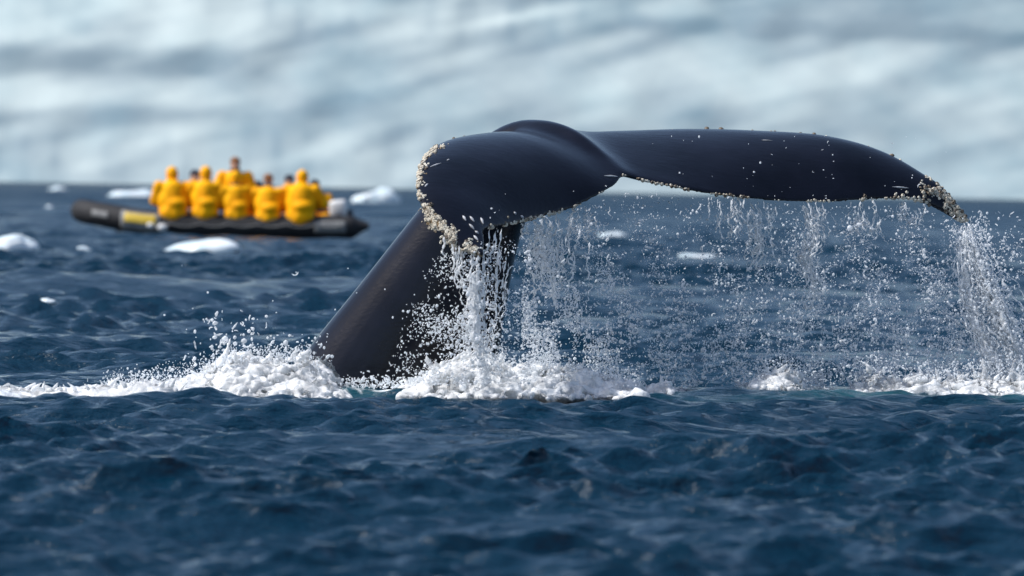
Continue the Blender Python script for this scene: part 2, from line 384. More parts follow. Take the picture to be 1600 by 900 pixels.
air = (.2969*np.sqrt(s) - .126*s - .3516*s**2 + .2843*s**3 - .1015*s**4)*10
te_wob = .5 + .5*np.sin(t*90) * np.sin(t*37)
Mid = Mid + N*(Hc[:, 1][:, None]*4*s*(1 - s))[..., None]
N = normals(Mid)
th = Hc[:, 0][:, None]*air[None]*.62 + .007
Up, Lo = Mid + N*th[..., None], Mid - N*th[..., None]
nt_ = len(t); v = np.concatenate([Up.reshape(-1, 3), Lo.reshape(-1, 3)])
I = (np.arange(nt_ - 1)[:, None]*ns + np.arange(ns - 1)[None]).ravel(); o2 = nt_*ns
fu = np.stack([I, I + 1, I + ns + 1, I + ns], 1); fl = fu[:, ::-1] + o2
e = np.arange(nt_ - 1)*ns
le = np.stack([e, e + ns, e + ns + o2, e + o2], 1); e2 = e + ns - 1; te = np.stack([e2, e2 + o2, e2 + ns + o2, e2 + ns], 1)
q = np.arange(ns - 1); c1 = np.stack([q, q + o2, q + 1 + o2, q + 1], 1); q2 = q + (nt_ - 1)*ns; c2 = np.stack([q2, q2 + 1, q2 + 1 + o2, q2 + o2], 1)
fluke = (v, np.concatenate([fu, fl, le, te, c1, c2]))
ST = [((250, 800), (690, 840), .40, .40), ((390, 676), (735, 700), .36, .38), ((476, 552), (772, 592), .32, .34), ((558, 449), (789, 490), .28, .30),
      ((646, 338), (807, 395), .25, .26), ((700, 272), (830, 325), .22, .23), ((742, 227), (858, 280), .18, .21), ((777, 200), (888, 262), .12, .20),
      ((812, 186), (915, 258), .05, .19), ((848, 184), (932, 262), -.02, .17), ((884, 193), (946, 266), -.12, .15), ((912, 208), (958, 270), -.20, .12),
      ((940, 232), (970, 274), -.32, .08), ((964, 260), (980, 277), -.42, .04)]
sk = np.arange(len(ST), dtype=float)
Ls = np.array([P(*a, d)[:] for a, bb, d, w_ in ST]); Rs = np.array([P(*bb, d)[:] for a, bb, d, w_ in ST]); Ws = np.array([[w_] for *_, w_ in ST])
tt = np.linspace(0, len(ST) - 1, 120); Ls, Rs, Ws = spline(sk, Ls, tt), spline(sk, Rs, tt), spline(sk, Ws, tt)
na = 40; an = np.linspace(0, 2*np.pi, na, endpoint=False)
C_ = (Ls + Rs)/2; A_ = (Rs - Ls)/2; B_ = np.zeros_like(A_); B_[:, 1] = Ws[:, 0]
ring = C_[:, None] + A_[:, None]*np.cos(an)[None, :, None] + B_[:, None]*np.sin(an)[None, :, None]
v = np.concatenate([ring.reshape(-1, 3), C_[[0, -1]]]); nR = len(tt)
i = np.arange(nR - 1)[:, None]*na; j = np.arange(na)[None]; jn = (j + 1) % na
f = np.stack([i + j, i + jn, i + na + jn, i + na + j], -1).reshape(-1, 4)
J = np.arange(na); Jn = (J + 1) % na; b0 = nR*na
caps = np.concatenate([np.stack([Jn, J, np.full(na, b0)], 1), np.stack([J + b0 - na, Jn + b0 - na, np.full(na, b0 + 1)], 1)])
stock = (v, np.concatenate([tri(f), caps]))
v, f = merge(fluke, stock)
wme = remeshed('whale', v, f, .0115, 7, .5)
def relax(me, weight, iters):
    c = coords(me).astype(float); e = np.empty(len(me.edges)*2, np.int32); me.edges.foreach_get('vertices', e); e = e.reshape(-1, 2)
    a, b_ = np.r_[e[:, 0], e[:, 1]], np.r_[e[:, 1], e[:, 0]]; n = len(c); deg = np.bincount(a, minlength=n)
    wt = weight(c)[:, None]
    for _ in range(iters):
        av = np.stack([np.bincount(a, c[b_, k], n) for k in range(3)], 1)/deg[:, None]
        c += (av - c)*.6*wt
    me.vertices.foreach_set('co', c.astype(np.float32).ravel()); me.update()
_rt = [np.array(P(*q)[:]) for q in ((905, 222, -.05), (940, 245, -.25), (830, 212, -.1), (965, 262, -.4))]
relax(wme, lambda c: np.clip(sum(np.exp(-(np.linalg.norm(c - q, axis=1)/.24)**2) for q in _rt), 0, 1), 90)
whale = link('whale', wme, M_WHALE)
tag(whale, 'black humpback whale tail with barnacled flukes lifted out of the water', 'whale')
bvh = BVHTree.FromPolygons([c[:] for c in coords(wme).tolist()], [p.vertices[:] for p in wme.polygons])
def hit(px, py):
    d = ray(px, py).normalized(); h = bvh.ray_cast(CAM, d); return (h[0], h[1]) if h[0] is not None else None
def near_edge(p):
    h = bvh.find_nearest(Vector(p)); return h[0], h[1]

# barnacles: little ribbed volcano shells
def barnacle_vf(seed, sides=8):
    r = np.random.default_rng(seed); a = np.linspace(0, 2*np.pi, sides, endpoint=False)
    prof = [(1.0, 0), (.86, .38), (.62, .66), (.42, .62), (.30, .34)]
    rings = []
    for rr_, z_ in prof:
        q = rr_*(1 + .12*r.normal(size=sides)); rings.append(np.stack([np.cos(a)*q, np.sin(a)*q, np.full(sides, z_)], 1))
    v = np.concatenate(rings); k = len(prof)
    i = np.arange(k - 1)[:, None]*sides; j = np.arange(sides)[None]; jn = (j + 1) % sides
    f = np.stack([i + j, i + jn, i + sides + jn, i + sides + j], -1).reshape(-1, 4)
    return v, tri(f)
BV = [barnacle_vf(k, 6) for k in range(4)]
BM = []
for k in range(4):
    for mm in (M_BARN, M_BARN2):
        m_ = np_mesh('barnacle', *BV[k]); m_.materials.append(mm); BM.append(m_)
sites = []     # (pos, normal, radius, dark?)
def add_site(h, r, dark=.2, gate=0.):
    if h is None: return
    p, n = h
    if vnoise(np.array([p[:]]), 77, 3, 7.)[0] < random.uniform(-.55, .35) - gate: return     # they settle in clusters
    r *= random.choice((.7, .8, 1, 1, 1.25, 1.5)); sites.append((p.copy(), n.copy(), r, random.random() < dark))
def along(pts, n, width, r0, r1, dark=.2, gate=0.):
    pts = np.array(pts, float); seg = np.r_[0, np.cumsum(np.hypot(*np.diff(pts, axis=0).T))]
    for _ in range(n):
        u = random.uniform(0, seg[-1]); x = np.interp(u, seg, pts[:, 0]); y_ = np.interp(u, seg, pts[:, 1])
        wd = width if not callable(width) else width(u/seg[-1])
        add_site(hit(x + random.gauss(0, .42)*wd, y_ + random.gauss(0, .42)*wd), random.uniform(r0, r1), dark, gate)
along([(692, 223), (668, 240), (655, 270), (654, 300), (660, 322)], 300, 9, .004, .009, .3)
along([(664, 328), (690, 358), (715, 380), (742, 394)], 760, 15, .0045, .0095, .2, .45)
along([(1445, 283), (1470, 303), (1492, 325), (1506, 342)], 480, 15, .0045, .010, .35, .2)
along([(1400, 306), (1430, 308), (1460, 318)], 40, 6, .005, .01, .3)
def edge_sites(t0, t1, n, r0, r1, dark, trailing=True, spread=.012):
    for _ in range(n):
        u = random.uniform(t0, t1); p = spline(tk, Tk if trailing else Lk, np.array([u]))[0]
        p = p + np.array([random.gauss(0, spread), -.03 if trailing else -.01, random.gauss(0, spread) - (.005 if trailing else -.03)])
        add_site(near_edge(p), random.uniform(r0, r1), dark)
edge_sites(-.84, -.02, 170, .005, .010, .35); edge_sites(.02, .95, 330, .004, .009, .35)
edge_sites(.25, .95, 26, .006, .012, .9, False, .006); edge_sites(-.32, -.12, 5, .007, .01, .9, False, .006)
edge_sites(-.98, -.3, 260, .0045, .010, .3, False, .014)
sites.sort(key=lambda q: -q[2])
stuff = []
def frame(n):
    n = np.array(n); a = np.cross(n, [0.3, .2, .9]); a /= np.linalg.norm(a); b_ = np.cross(n, a); return np.stack([a, b_, n], 1)
for k, (p, n, r, dark) in enumerate(sites):
    if k < 280:
        o = bpy.data.objects.new('barnacle', BM[(k % 4)*2 + (1 if dark else 0)]); COL.objects.link(o); o.parent = whale
        Mx = Matrix(frame(n).tolist()).to_4x4() @ Matrix.Rotation(random.uniform(0, 6.28), 4, 'Z')
        o.matrix_local = Matrix.Translation(p) @ Mx @ Matrix.Diagonal((r, r, r*random.uniform(.8, 1.5), 1))
    else:
        V_, F_ = BV[k % 4]; stuff.append((np.array(p) + (V_*np.array([r, r, r*1.1])) @ frame(n).T, F_))
o = link('barnacle_cluster', np_mesh('barnacle_cluster', *merge(*stuff)), M_BARN, whale); assert o is not None; tag(o, kind='stuff')

# pale scars: thin raised slivers lying on the skin
def scar(pts, wd):
    hs = [hit(*p) for p in pts]
    if any(h is None for h in hs): return
    paths = [np.array([(h[0] + h[1]*.001)[:] for h in hs])]; r = [wd*np.sin(np.linspace(.15, np.pi - .15, len(hs)))]
    v, f = tubes(paths, r, 6); link('scar', np_mesh('scar', v, f), M_SCAR, whale)
def line(a, b_, n=6): return [(a[0] + (b_[0] - a[0])*i/(n - 1), a[1] + (b_[1] - a[1])*i/(n - 1)) for i in range(n)]
scar(line((672, 261), (690, 255)), .005); scar(line((698, 251), (703, 249), 4), .004); scar(line((943, 275), (965, 276)), .006)
scar(line((1394, 292), (1420, 294)), .005); scar(line((1190, 219), (1207, 220)), .003); scar(line((664, 292), (669, 287), 4), .006)
for a, b_ in (((723, 337), (728, 345)), ((734, 338), (741, 347)), ((733, 350), (741, 359)), ((751, 340), (755, 350)), ((740, 368), (747, 376)), ((803, 331), (806, 336)), ((813, 337), (818, 341)), ((742, 361), (748, 366))):
    scar(line(a, b_, 5), .008)

# ------------------------------------------------------------------ falling water
def wiggly(pts_px, dy0, dy1, n, jit, r, seed):
    """one strand through photo-surveyed waypoints, wandering, thick and thin by turns"""
    g = np.random.default_rng(seed); pts = np.array(pts_px, float); sg = np.r_[0, np.cumsum(np.hypot(*np.diff(pts, axis=0).T))]
    u = np.linspace(0, sg[-1], n); x = np.interp(u, sg, pts[:, 0]); y_ = np.interp(u, sg, pts[:, 1]); d = np.linspace(dy0, dy1, n)
    p = np.array([P(a, b_, c)[:] for a, b_, c in zip(x, y_, d)])
    w_ = np.zeros((n, 3))
    for f_ in (1.5, 3.7, 8.1):
        ph = g.uniform(0, 6.28, 3); w_ += np.sin(np.linspace(0, 1, n)[:, None]*f_*6.28*g.uniform(.6, 1.4) + ph)*np.array([1, .8, .25])/f_**.6
    p = p + w_*jit*np.linspace(.15, 1, n)[:, None]
    rad = 1.05*r*np.clip(.75 + .55*np.sin(np.linspace(0, n*.9, n) + g.uniform(0, 6)) + .45*g.normal(size=n), .12, 2.2)
    rad[[0, -1]] = 0
    return p, rad
def strands(spec, seed):
    g = np.random.default_rng(seed); ps, rs = [], []
    for k, (pts, spread0, spread1, count, d0, d1, r, jit) in enumerate(spec):
        pts = np.array(pts, float); fr_ = np.linspace(0, 1, len(pts))
        for c in range(count):
            off = g.normal(); start = g.uniform(0, .55) if c > 1 else 0; end = min(1, start + g.uniform(.25, .75))
            q = pts.copy(); q[:, 0] += off*(spread0 + (spread1 - spread0)*fr_); q[:, 1] += g.normal()*3
            uu = np.linspace(start, end, 6); q = np.stack([np.interp(uu, fr_, q[:, 0]), np.interp(uu, fr_, q[:, 1])], 1)
            L_ = np.hypot(*np.diff(q, axis=0).T).sum(); dd = g.normal()*.03
            p, rr_ = wiggly(q, d0 + (d1 - d0)*start + dd, d0 + (d1 - d0)*end + dd, max(8, int(L_/3.0)), jit, r*g.uniform(.6, 1.3), seed*1000 + k*50 + c)
            ps.append(p); rs.append(rr_)
    return tubes(ps, rs, 5)
near_spec = [
 ([(748, 392), (743, 450), (742, 510), (748, 575)], 6, 9, 40, -1.72, -1.6, .005, .016),
 ([(772, 358), (768, 400), (762, 470), (758, 570)], 6, 8, 5, -1.4, -1.5, .004, .012),
 ([(790, 355), (786, 410), (780, 470), (775, 540)], 9, 9, 5, -1.3, -1.3, .0034, .01),
 ([(693, 366), (694, 425)], 1, 2, 3, -1.65, -1.65, .003, .004), ([(708, 380), (711, 430), (714, 470)], 2, 3, 5, -1.68, -1.68, .004, .006),
 ([(718, 386), (722, 430), (726, 480)], 2, 5, 6, -1.7, -1.68, .0035, .01)]
mid_spec = [
 ([(845, 343), (843, 380), (850, 430)], 15, 20, 32, -1.0, -1.0, .0034, .022),
 ([(885, 333), (878, 360), (870, 400), (865, 470)], 18, 24, 40, -.86, -.9, .0034, .024),
 ([(915, 322), (912, 345), (905, 380)], 12, 16, 20, -.75, -.78, .0032, .02),
 ([(862, 385), (860, 430), (866, 480)], 2, 3, 6, -.92, -.92, .0045, .008)]
right_spec = [
 ([(1108, 306), (1106, 345)], 2, 3, 4, -.25, -.25, .003, .006), ([(1122, 308), (1124, 360)], 3, 4, 6, -.24, -.22, .003, .008),
 ([(1145, 308), (1143, 340), (1146, 372)], 7, 10, 20, -.2, -.2, .0032, .018),
 ([(1175, 314), (1180, 340), (1184, 380), (1182, 425)], 8, 12, 26, -.14, -.12, .0034, .022),
 ([(1205, 316), (1208, 350)], 6, 7, 9, -.08, -.08, .0035, .01),
 ([(1250, 317), (1262, 350), (1268, 375), (1250, 400), (1266, 430), (1275, 460), (1262, 490)], 7, 13, 40, -.02, 0, .0036, .024),
 ([(1275, 318), (1278, 345), (1282, 380)], 9, 13, 24, 0, .02, .0032, .022),
 ([(1345, 316), (1348, 350), (1355, 375)], 9, 14, 26, .15, .15, .0032, .02), ([(1368, 316), (1371, 345), (1366, 370)], 3, 6, 10, .18, .18, .004, .012),
 ([(1412, 316), (1420, 340), (1415, 355)], 8, 12, 24, .28, .28, .0032, .018), ([(1443, 322), (1440, 350)], 3, 4, 6, .33, .33, .003, .01)]
tip_spec = [
 ([(1512, 347), (1520, 385), (1541, 440), (1567, 500), (1592, 555), (1622, 614)], 3, 9, 30, .44, .3, .0056, .034),
 ([(1507, 350), (1501, 385), (1507, 450), (1529, 520), (1556, 578), (1576, 616)], 3, 8, 22, .42, .25, .0052, .036),
 ([(1512, 347), (1528, 420), (1560, 480), (1585, 560), (1610, 620)], 4, 24, 10, .44, .3, .005, .036)]
def stream(name, spec, seed, label, vox=.0052):
    v, f = strands(spec, seed); o = link(name, remeshed(name, v, f, vox, 1, .4) if vox else np_mesh(name, v, f), M_STREAM); tag(o, label, 'water stream', 'streams falling from the flukes', 'stuff'); return o
stream('water_stream', near_spec, 1, 'white water pouring from the near fluke tip in front of the tail stock')
stream('water_stream', mid_spec, 2, 'thin sheet of water falling from the near fluke edge right of the stock', None)
stream('water_stream', right_spec, 3, 'separate rivulets hanging below the long far fluke edge', None)
tip_thin = [(p_, a_*1.4, b_*1.7, int(n_*1.6), d0_, d1_, .0034, .034) for p_, a_, b_, n_, d0_, d1_, r_, j_ in tip_spec]
near_thin = [(p_, a_*1.3, b_*1.3, n_//2 + 2, d0_, d1_, .0030, .014) for p_, a_, b_, n_, d0_, d1_, r_, j_ in near_spec]
stream('water_stream', tip_thin, 6, 'fine torn threads round the water column under the far fluke tip', None)
stream('water_stream', near_thin, 7, 'fine torn threads round the water pouring from the near fluke tip', None)
stream('water_stream', tip_spec, 4, 'broad column of water falling from the far fluke tip')

# ------------------------------------------------------------------ drops
def right_dy(px): return np.interp(px, [820, 985, 1110, 1290, 1500, 1600], [-1.0, -.5, -.25, .05, .42, .45])
def cloud(n, x0, x1, y0, y1, dens, dyf, spread, rmed, rsig=.45, rmax=.016):
    xs, ys = [], []
    while len(xs) < n:
        a = rng.uniform(x0, x1, n*3); b_ = rng.uniform(y0, y1, n*3); k = rng.uniform(0, 1, n*3) < dens(a, b_)
        xs += a[k].tolist(); ys += b_[k].tolist()
    xs, ys = np.array(xs[:n]), np.array(ys[:n]); d = dyf(xs) + rng.normal(0, spread, n)
    cen = np.array([P(a, b_, c)[:] for a, b_, c in zip(xs, ys, d)])
    rad = np.minimum(rmed*np.exp(rng.normal(0, rsig, n)), rmax)
    return cen, rad
def clump(a, b_, seed, f_=1/55): return np.clip(.55 + .5*vnoise(np.stack([a, b_*.7], 1)*f_, seed, 2, .7) + .3*vnoise(np.stack([a, b_*.9], 1)*f_, seed + 7, 2, 4.), .06, 1)
def d_right(a, b_):
    top = np.interp(a, [820, 985, 1110, 1290, 1440, 1510, 1530, 1600], [350, 300, 312, 322, 322, 350, 330, 380])
    h = np.clip((b_ - top)/(600 - top), 0, 1)
    ramp = .16 + .84*h**.9
    ramp *= np.interp(a, [820, 900, 990, 1080, 1200, 1350, 1480, 1600], [1, .85, .5, .5, .75, .9, 1, .75])
    ramp *= np.where(b_ > top, 1, 0)
    return ramp*clump(a, b_, 41)
def d_stock(a, b_):
    edge = np.interp(b_, [380, 450, 520, 600], [690, 640, 615, 600])
    return np.clip((a - edge)/90, 0, 1)*np.where(a > 772, .45, 1)*clump(a, b_, 42)*np.clip((b_ - 365)/60, .1, 1)
sets = [
 cloud(30000, 815, 1600, 300, 612, d_right, right_dy, .16, .0028),
 cloud(2600, 815, 1600, 420, 612, d_right, right_dy, .2, .0046, .35, .011),
 cloud(1700, 160, 500, 535, 612, lambda a, b_: np.exp(-((b_ - np.interp(a, [160, 270, 330, 365, 480, 500], [600, 588, 572, 552, 556, 575]))/14)**2), lambda x: np.full(len(x), -.95), .22, .0028),
 cloud(1500, 640, 1000, 540, 612, lambda a, b_: np.exp(-((b_ - np.interp(a, [640, 700, 745, 800, 900, 1000], [594, 570, 560, 574, 578, 598]))/10)**2), lambda x: np.full(len(x), -1.0), .2, .0028),
 cloud(1500, 1180, 1600, 555, 612, lambda a, b_: np.exp(-((b_ - np.interp(a, [1180, 1230, 1300, 1360, 1450, 1600], [588, 575, 592, 570, 580, 575]))/14)**2), lambda x: np.full(len(x), -.1), .25, .003),
 cloud(3400, 600, 830, 372, 602, d_stock, lambda x: np.full(len(x), -1.45), .22, .0028),
 cloud(420, 600, 830, 372, 602, d_stock, lambda x: np.full(len(x), -1.45), .22, .0044),
 cloud(420, 722, 782, 380, 590, lambda a, b_: clump(a, b_, 43), lambda x: np.full(len(x), -1.6), .1, .0034),
 cloud(1700, 1470, 1600, 350, 618, lambda a, b_: np.exp(-((a - np.interp(b_, [350, 450, 620], [1512, 1525, 1575]))/32)**2)*clump(a, b_, 44), lambda x: np.full(len(x), .38), .1, .0038),
 cloud(130, 300, 480, 480, 572, lambda a, b_: np.exp(-((a - 365)/55)**2)*np.clip((b_ - 470)/90, .05, 1), lambda x: np.full(len(x), -.3), .3, .007, .4, .014),
 cloud(60, 420, 520, 520, 570, lambda a, b_: np.ones_like(a), lambda x: np.full(len(x), -.35), .15, .006),
 cloud(60, 1000, 1480, 212, 312, lambda a, b_: np.ones_like(a), lambda x: np.interp(x, [1000, 1480], [-.6, .1]), .1, .0025),
 cloud(10, 760, 985, 290, 345, lambda a, b_: np.ones_like(a), lambda x: np.full(len(x), -1.6), .1, .004),
 cloud(16, 240, 700, 400, 520, lambda a, b_: np.ones_like(a), lambda x: np.full(len(x), -.6), .3, .006),
 cloud(260, 1490, 1600, 330, 520, lambda a, b_: np.ones_like(a)*.7, lambda x: np.full(len(x), .45), .15, .004),
 cloud(420, 505, 660, 578, 606, lambda a, b_: np.clip((b_ - 576)/26, .02, 1)**2, lambda x: np.full(len(x), -.75), .1, .0042)]
def rand_dirs(n):
    d = rng.normal(size=(n, 3)); d[:, 2] *= 1.3; return d/np.linalg.norm(d, axis=1)[:, None]
def make_drops(name, cen, rad, label):
    n = len(cen); thread = rng.uniform(size=n) < .34
    c, r = cen[~thread], rad[~thread]
    el = r[:, None]*np.exp(rng.normal(0, .22, (len(r), 3)))
    parts = [balls(c, el, 1)]
    ps, rs = [], []
    for p, q in zip(cen[thread], rad[thread]):     # torn ligaments: short curved threads with swollen ends
        d = rand_dirs(1)[0]; e_ = rand_dirs(1)[0]; L_ = q*rng.uniform(1.8, 5.0); u = np.linspace(-1, 1, 5)[:, None]
        ps.append(p + d*u*L_*.5*1.0 + e_*(u**2 - .5)*L_*.35); rs.append(q*.62*np.array([.2, 1.0, .6, .9, .2])*rng.uniform(.7, 1.3))
    parts.append(tubes(ps, rs, 4))
    o = link(name, np_mesh(name, *merge(*parts)), M_DROP); tag(o, label, 'water drops', 'spray in the air', 'stuff'); return o
cat_ = lambda ids: (np.concatenate([sets[i][0] for i in ids]), np.concatenate([sets[i][1] for i in ids]))
make_drops('water_spray', *cat_([0, 1, 11, 14]), 'curtain of white drops falling below the far fluke')
make_drops('water_spray', *cat_([5, 6, 7, 12]), 'drops falling in front of the black tail stock')
make_drops('water_spray', *cat_([3]), 'fine drops leaping from the white splash at the foot of the stock')
make_drops('water_spray', *cat_([4, 8]), 'dense drops round the column under the far fluke tip')
make_drops('water_spray', *cat_([2, 9, 10, 13, 15]), 'loose drops thrown up left of the tail stock')

# ------------------------------------------------------------------ splashes at the waterline
def splash(name, outline, base, dmid, dspread, n, rmin, rmax, jets, seed, label, voxel=.0078, m_=None):
    g = np.random.default_rng(seed); n = int(n*2.6); rmin, rmax = rmin*.55, rmax*.8; xs, ys = np.array(outline, float).T
    a = g.uniform(xs[0], xs[-1], n); top = np.interp(a, xs, ys); d = dmid + g.normal(0, dspread, n)
    u = g.uniform(0, 1, n)**.75; y_ = base + 4 - (base + 4 - top)*u*np.exp(-((d - dmid)/dspread/1.6)**2)
    r = g.uniform(rmin, rmax, n)*np.clip(1.35 - .8*u, .4, 1.3)
    cen = np.array([P(p, q, c)[:] for p, q, c in zip(a, y_, d)])
    rad = r[:, None]*np.stack([g.uniform(.7, 2.6, n), g.uniform(.7, 1.6, n), g.uniform(.35, 1.3, n)], 1)
    vf = [balls(cen, rad, 2)]
    pc, pr = [], []
    for (x0, y0, x1, y1, r0, bend) in jets:
        k = int(max(8, math.hypot(x1 - x0, y1 - y0)/1.4)); dd = dmid + g.normal()*dspread*.6
        for i_, uu in enumerate(np.linspace(0, 1, k)):
            pc.append(P(x0 + (x1 - x0)*uu + bend*math.sin(uu*3.0)*6 + g.normal()*.7, y0 + (y1 - y0)*uu + g.normal()*.7, dd)[:])
            pr.append(max(.0065, r0*(1 - uu*.75)*(1 + .35*g.normal())))
    # random small fingers all along the top
    for _ in range(int((xs[-1] - xs[0])/3.2)):
        x0 = g.uniform(xs[0], xs[-1]); y0 = np.interp(x0, xs, ys) + 4; L_ = abs(g.normal())*9 + 2; sl = g.normal()*.7; dd = dmid + g.normal()*dspread*.5; r0 = g.uniform(.008, .018)
        for uu in np.linspace(0, 1, max(4, int(L_/1.5))):
            pc.append(P(x0 + sl*L_*uu, y0 - L_*uu*(1 - .25*uu), dd)[:]); pr.append(max(.0062, r0*(1 - .7*uu)))
    jet = remeshed('jet', *balls(pc, np.array(pr), 1), .0075, 2, .4)
    v, f = vf[0]; me = remeshed(name, v, f, voxel, 55, .5)
    c = coords(me).astype(float); nn = np.empty(len(me.vertices)*3, np.float32); me.vertices.foreach_get('normal', nn); nn = nn.reshape(-1, 3)
    cs = c*np.array([.8, .8, 1.3])
    c += nn*(.014*vnoise(cs, seed, 3, 3.) + .011*(.5 - np.abs(vnoise(cs*np.array([1, 1, .6]), seed + 1, 3, 13.))))[:, None]
    def quads(m): a = np.empty(len(m.polygons)*4, np.int32); m.polygons.foreach_get('vertices', a); return a.reshape(-1, 4)
    v, f = merge((c, quads(me)), (coords(jet).astype(float), quads(jet))); bpy.data.meshes.remove(me); bpy.data.meshes.remove(jet)
    me = np_mesh(name, v, f)
    o = link(name, me, m_ or M_SPLASH); tag(o, label, 'splash', 'white water round the tail', 'stuff'); return o
splash('splash', [(150, 614), (175, 608), (205, 599), (240, 594), (270, 598), (300, 589), (330, 579), (345, 562), (362, 558), (400, 558), (425, 564), (450, 558), (478, 558), (500, 574), (520, 590)], 622, -.85, .28, 1000, .018, .05,
       [(345, 570, 359, 529, .02, .3), (352, 570, 366, 545, .02, .4), (330, 578, 318, 574, .02, -.5), (385, 560, 392, 545, .018, .3), (420, 560, 424, 548, .016, .2), (458, 560, 463, 541, .02, .3), (470, 558, 480, 546, .02, .6)],
       51, 'white splash thrown up on the left side of the tail stock')
splash('splash', [(-40, 612), (20, 606), (80, 605), (130, 605), (180, 600), (235, 597), (268, 601), (282, 612)], 632, -2.35, .16, 480, .016, .034, [], 52, 'smooth white foam trail at the left edge of the sea', .013)
splash('splash', [(630, 606), (660, 588), (685, 568), (715, 556), (745, 552), (775, 560), (800, 578), (830, 572), (860, 578), (900, 574), (935, 584), (970, 596), (1000, 606)], 620, -.95, .24, 950, .018, .042,
       [(672, 572, 668, 553, .016, -.4), (830, 580, 836, 562, .02, .4), (842, 578, 850, 568, .018, .5), (780, 568, 786, 545, .018, .2), (760, 560, 757, 535, .02, .1), (735, 562, 730, 540, .02, -.1)],
       53, 'white splash boiling under the near fluke at the foot of the stock')
splash('splash', [(1000, 612), (1020, 604), (1045, 598), (1055, 612)], 616, -.85, .1, 60, .014, .028, [(1040, 606, 1048, 595, .014, .8)], 54, 'small curl of foam on the teal swell right of the stock')
splash('splash', [(1180, 592), (1195, 584), (1212, 580), (1235, 577), (1255, 588)], 606, -.2, .2, 160, .014, .03, [], 55, 'low white splash below the middle of the far fluke')
splash('splash', [(1330, 600), (1352, 580), (1362, 572), (1378, 585), (1400, 592), (1440, 586), (1480, 592), (1520, 584), (1560, 588), (1620, 592)], 624, .05, .28, 620, .014, .034,
       [(1560, 600, 1556, 575, .018, .2), (1590, 600, 1597, 570, .018, .2), (1360, 582, 1355, 566, .014, -.4), (1372, 584, 1380, 574, .014, .7), (1440, 590, 1436, 572, .014, 0), (1540, 590, 1536, 560, .02, 0), (1580, 592, 1586, 560, .02, 0)],
       56, 'white splash where the water column lands under the far fluke tip')

splash('splash', [(455, 612), (468, 580), (482, 565), (500, 562), (518, 572), (532, 590), (538, 612)], 622, -.75, .08, 120, .03, .05, [], 57, 'clear dome of water surging over the left foot of the stock', .009, M_SURGE)

# ------------------------------------------------------------------ drifting ice
FLOES = [ # px0, px1, top, waterline, label
 (-45, 58, 361, 393, 'large white ice lump cut by the left edge of the photo'),
 (266, 381, 369, 392, 'long flat white ice floe floating below the inflatable boat'),
 (115, 146, 381, 394, 'small ice bit, first left of the long floe row'),
 (162, 188, 383, 394, 'small ice bit in the middle of the short row of three'),
 (212, 234, 384, 394, 'small ice bit nearest the long flat floe'),
 (164, 240, 289, 309, 'broad pale floe far behind the bow of the boat'),
 (553, 627, 288, 317, 'peaked pale floe far behind, between boat and whale'),
 (60, 84, 315, 325, 'tiny ice lump left above the boat bow'),
 (76, 106, 291, 297, 'faint ice bit far away near the glacier foot'),
 (34, 62, 423, 437, 'little white ice bit below the large left lump'),
 (64, 88, 466, 474, 'thin ice bit low on the left, nearest the camera'),
 (1062, 1122, 395, 402, 'low pale floe blurred behind the curtain of drops'),
 (930, 980, 365, 376, 'small floe blurred behind the falling drops near the notch')]
for k, (a, b_, tp, wl, lab) in enumerate(FLOES):
    pc = (a + b_)/2; dist = CAM_H*F_PX/(wl - horizon(pc)); sc = dist/F_PX
    wd, ht = (b_ - a)*sc/2, (wl - tp)*sc
    V_, F_ = ico(4); c = V_.copy()
    c[:, 2] = np.where(c[:, 2] > 0, c[:, 2]**.8 if False else np.abs(c[:, 2])**.75, -np.abs(c[:, 2])**.75*.6)
    nz = vnoise(V_*1.0, 60 + k, 4, .55); c *= (1 + .13*nz)[:, None]
    c[:, 2] *= 1 + .25*np.sin(c[:, 0]*2.3 + k)*(c[:, 2] > 0)
    c = c*np.array([wd, max(wd*.55, .12), ht*.72])
    x_ = Pn(pc, wl, dist).x
    o = link('ice_floe', np_mesh('ice_floe', c, F_), M_ICE); o.location = (x_, dist + wd*.4, float(sea_h([x_], [dist], np.array([.3]))[0])*.6 + .015)
    tag(o, lab, 'ice floe', 'bits of ice drifting in the bay')

# ------------------------------------------------------------------ inflatable boat
DB = 102.0; SB = F_PX/DB
bc = Pn(345, 361, DB)
boat = empty('inflatable_boat', (bc.x, DB + .85, bc.z)); boat.rotation_euler = (0, math.radians(-.6), 0)
tag(boat, 'black inflatable boat carrying people in yellow jackets, bow pointing left', 'boat')
def bx(px): return (px - 345)/SB
R_T = .215
half = [(2.62, -.80, .10, .05), (2.45, -.80, .09, .13), (2.25, -.81, .08, R_T), (1.5, -.83, .08, R_T), (0, -.85, .08, R_T), (-1.0, -.84, .11, R_T), (-1.6, -.76, .17, R_T), (-2.05, -.58, .25, .21), (-2.4, -.32, .31, .21), (-2.55, 0, .34, .21)]
full = half + [(x_, -y_, z_, r_) for x_, y_, z_, r_ in half[-2::-1]]
fk = np.arange(len(full), dtype=float); fq = spline(fk, np.array(full), np.linspace(0, len(full) - 1, 120))
v, f = tubes([fq[:, :3]], [np.maximum(fq[:, 3], .03)], 24); n0 = len(v)
caps = [[i, (i + 1) % 24, n0] for i in range(24)] + [[n0 - 24 + (i + 1) % 24, n0 - 24 + i, n0 + 1] for i in range(24)]
v = np.concatenate([v, fq[[0, -1], :3]]); link('tube', np_mesh('tube', v, np.concatenate([tri(f), np.array(caps)])), M_RUBBER, boat)
def box_vf(c, h):
    s_ = np.array([[x_, y_, z_] for x_ in (-1, 1) for y_ in (-1, 1) for z_ in (-1, 1)], float)
    return s_*np.array(h) + np.array(c), np.array([[0, 1, 3, 2], [4, 6, 7, 5], [0, 4, 5, 1], [2, 3, 7, 6], [0, 2, 6, 4], [1, 5, 7, 3]])
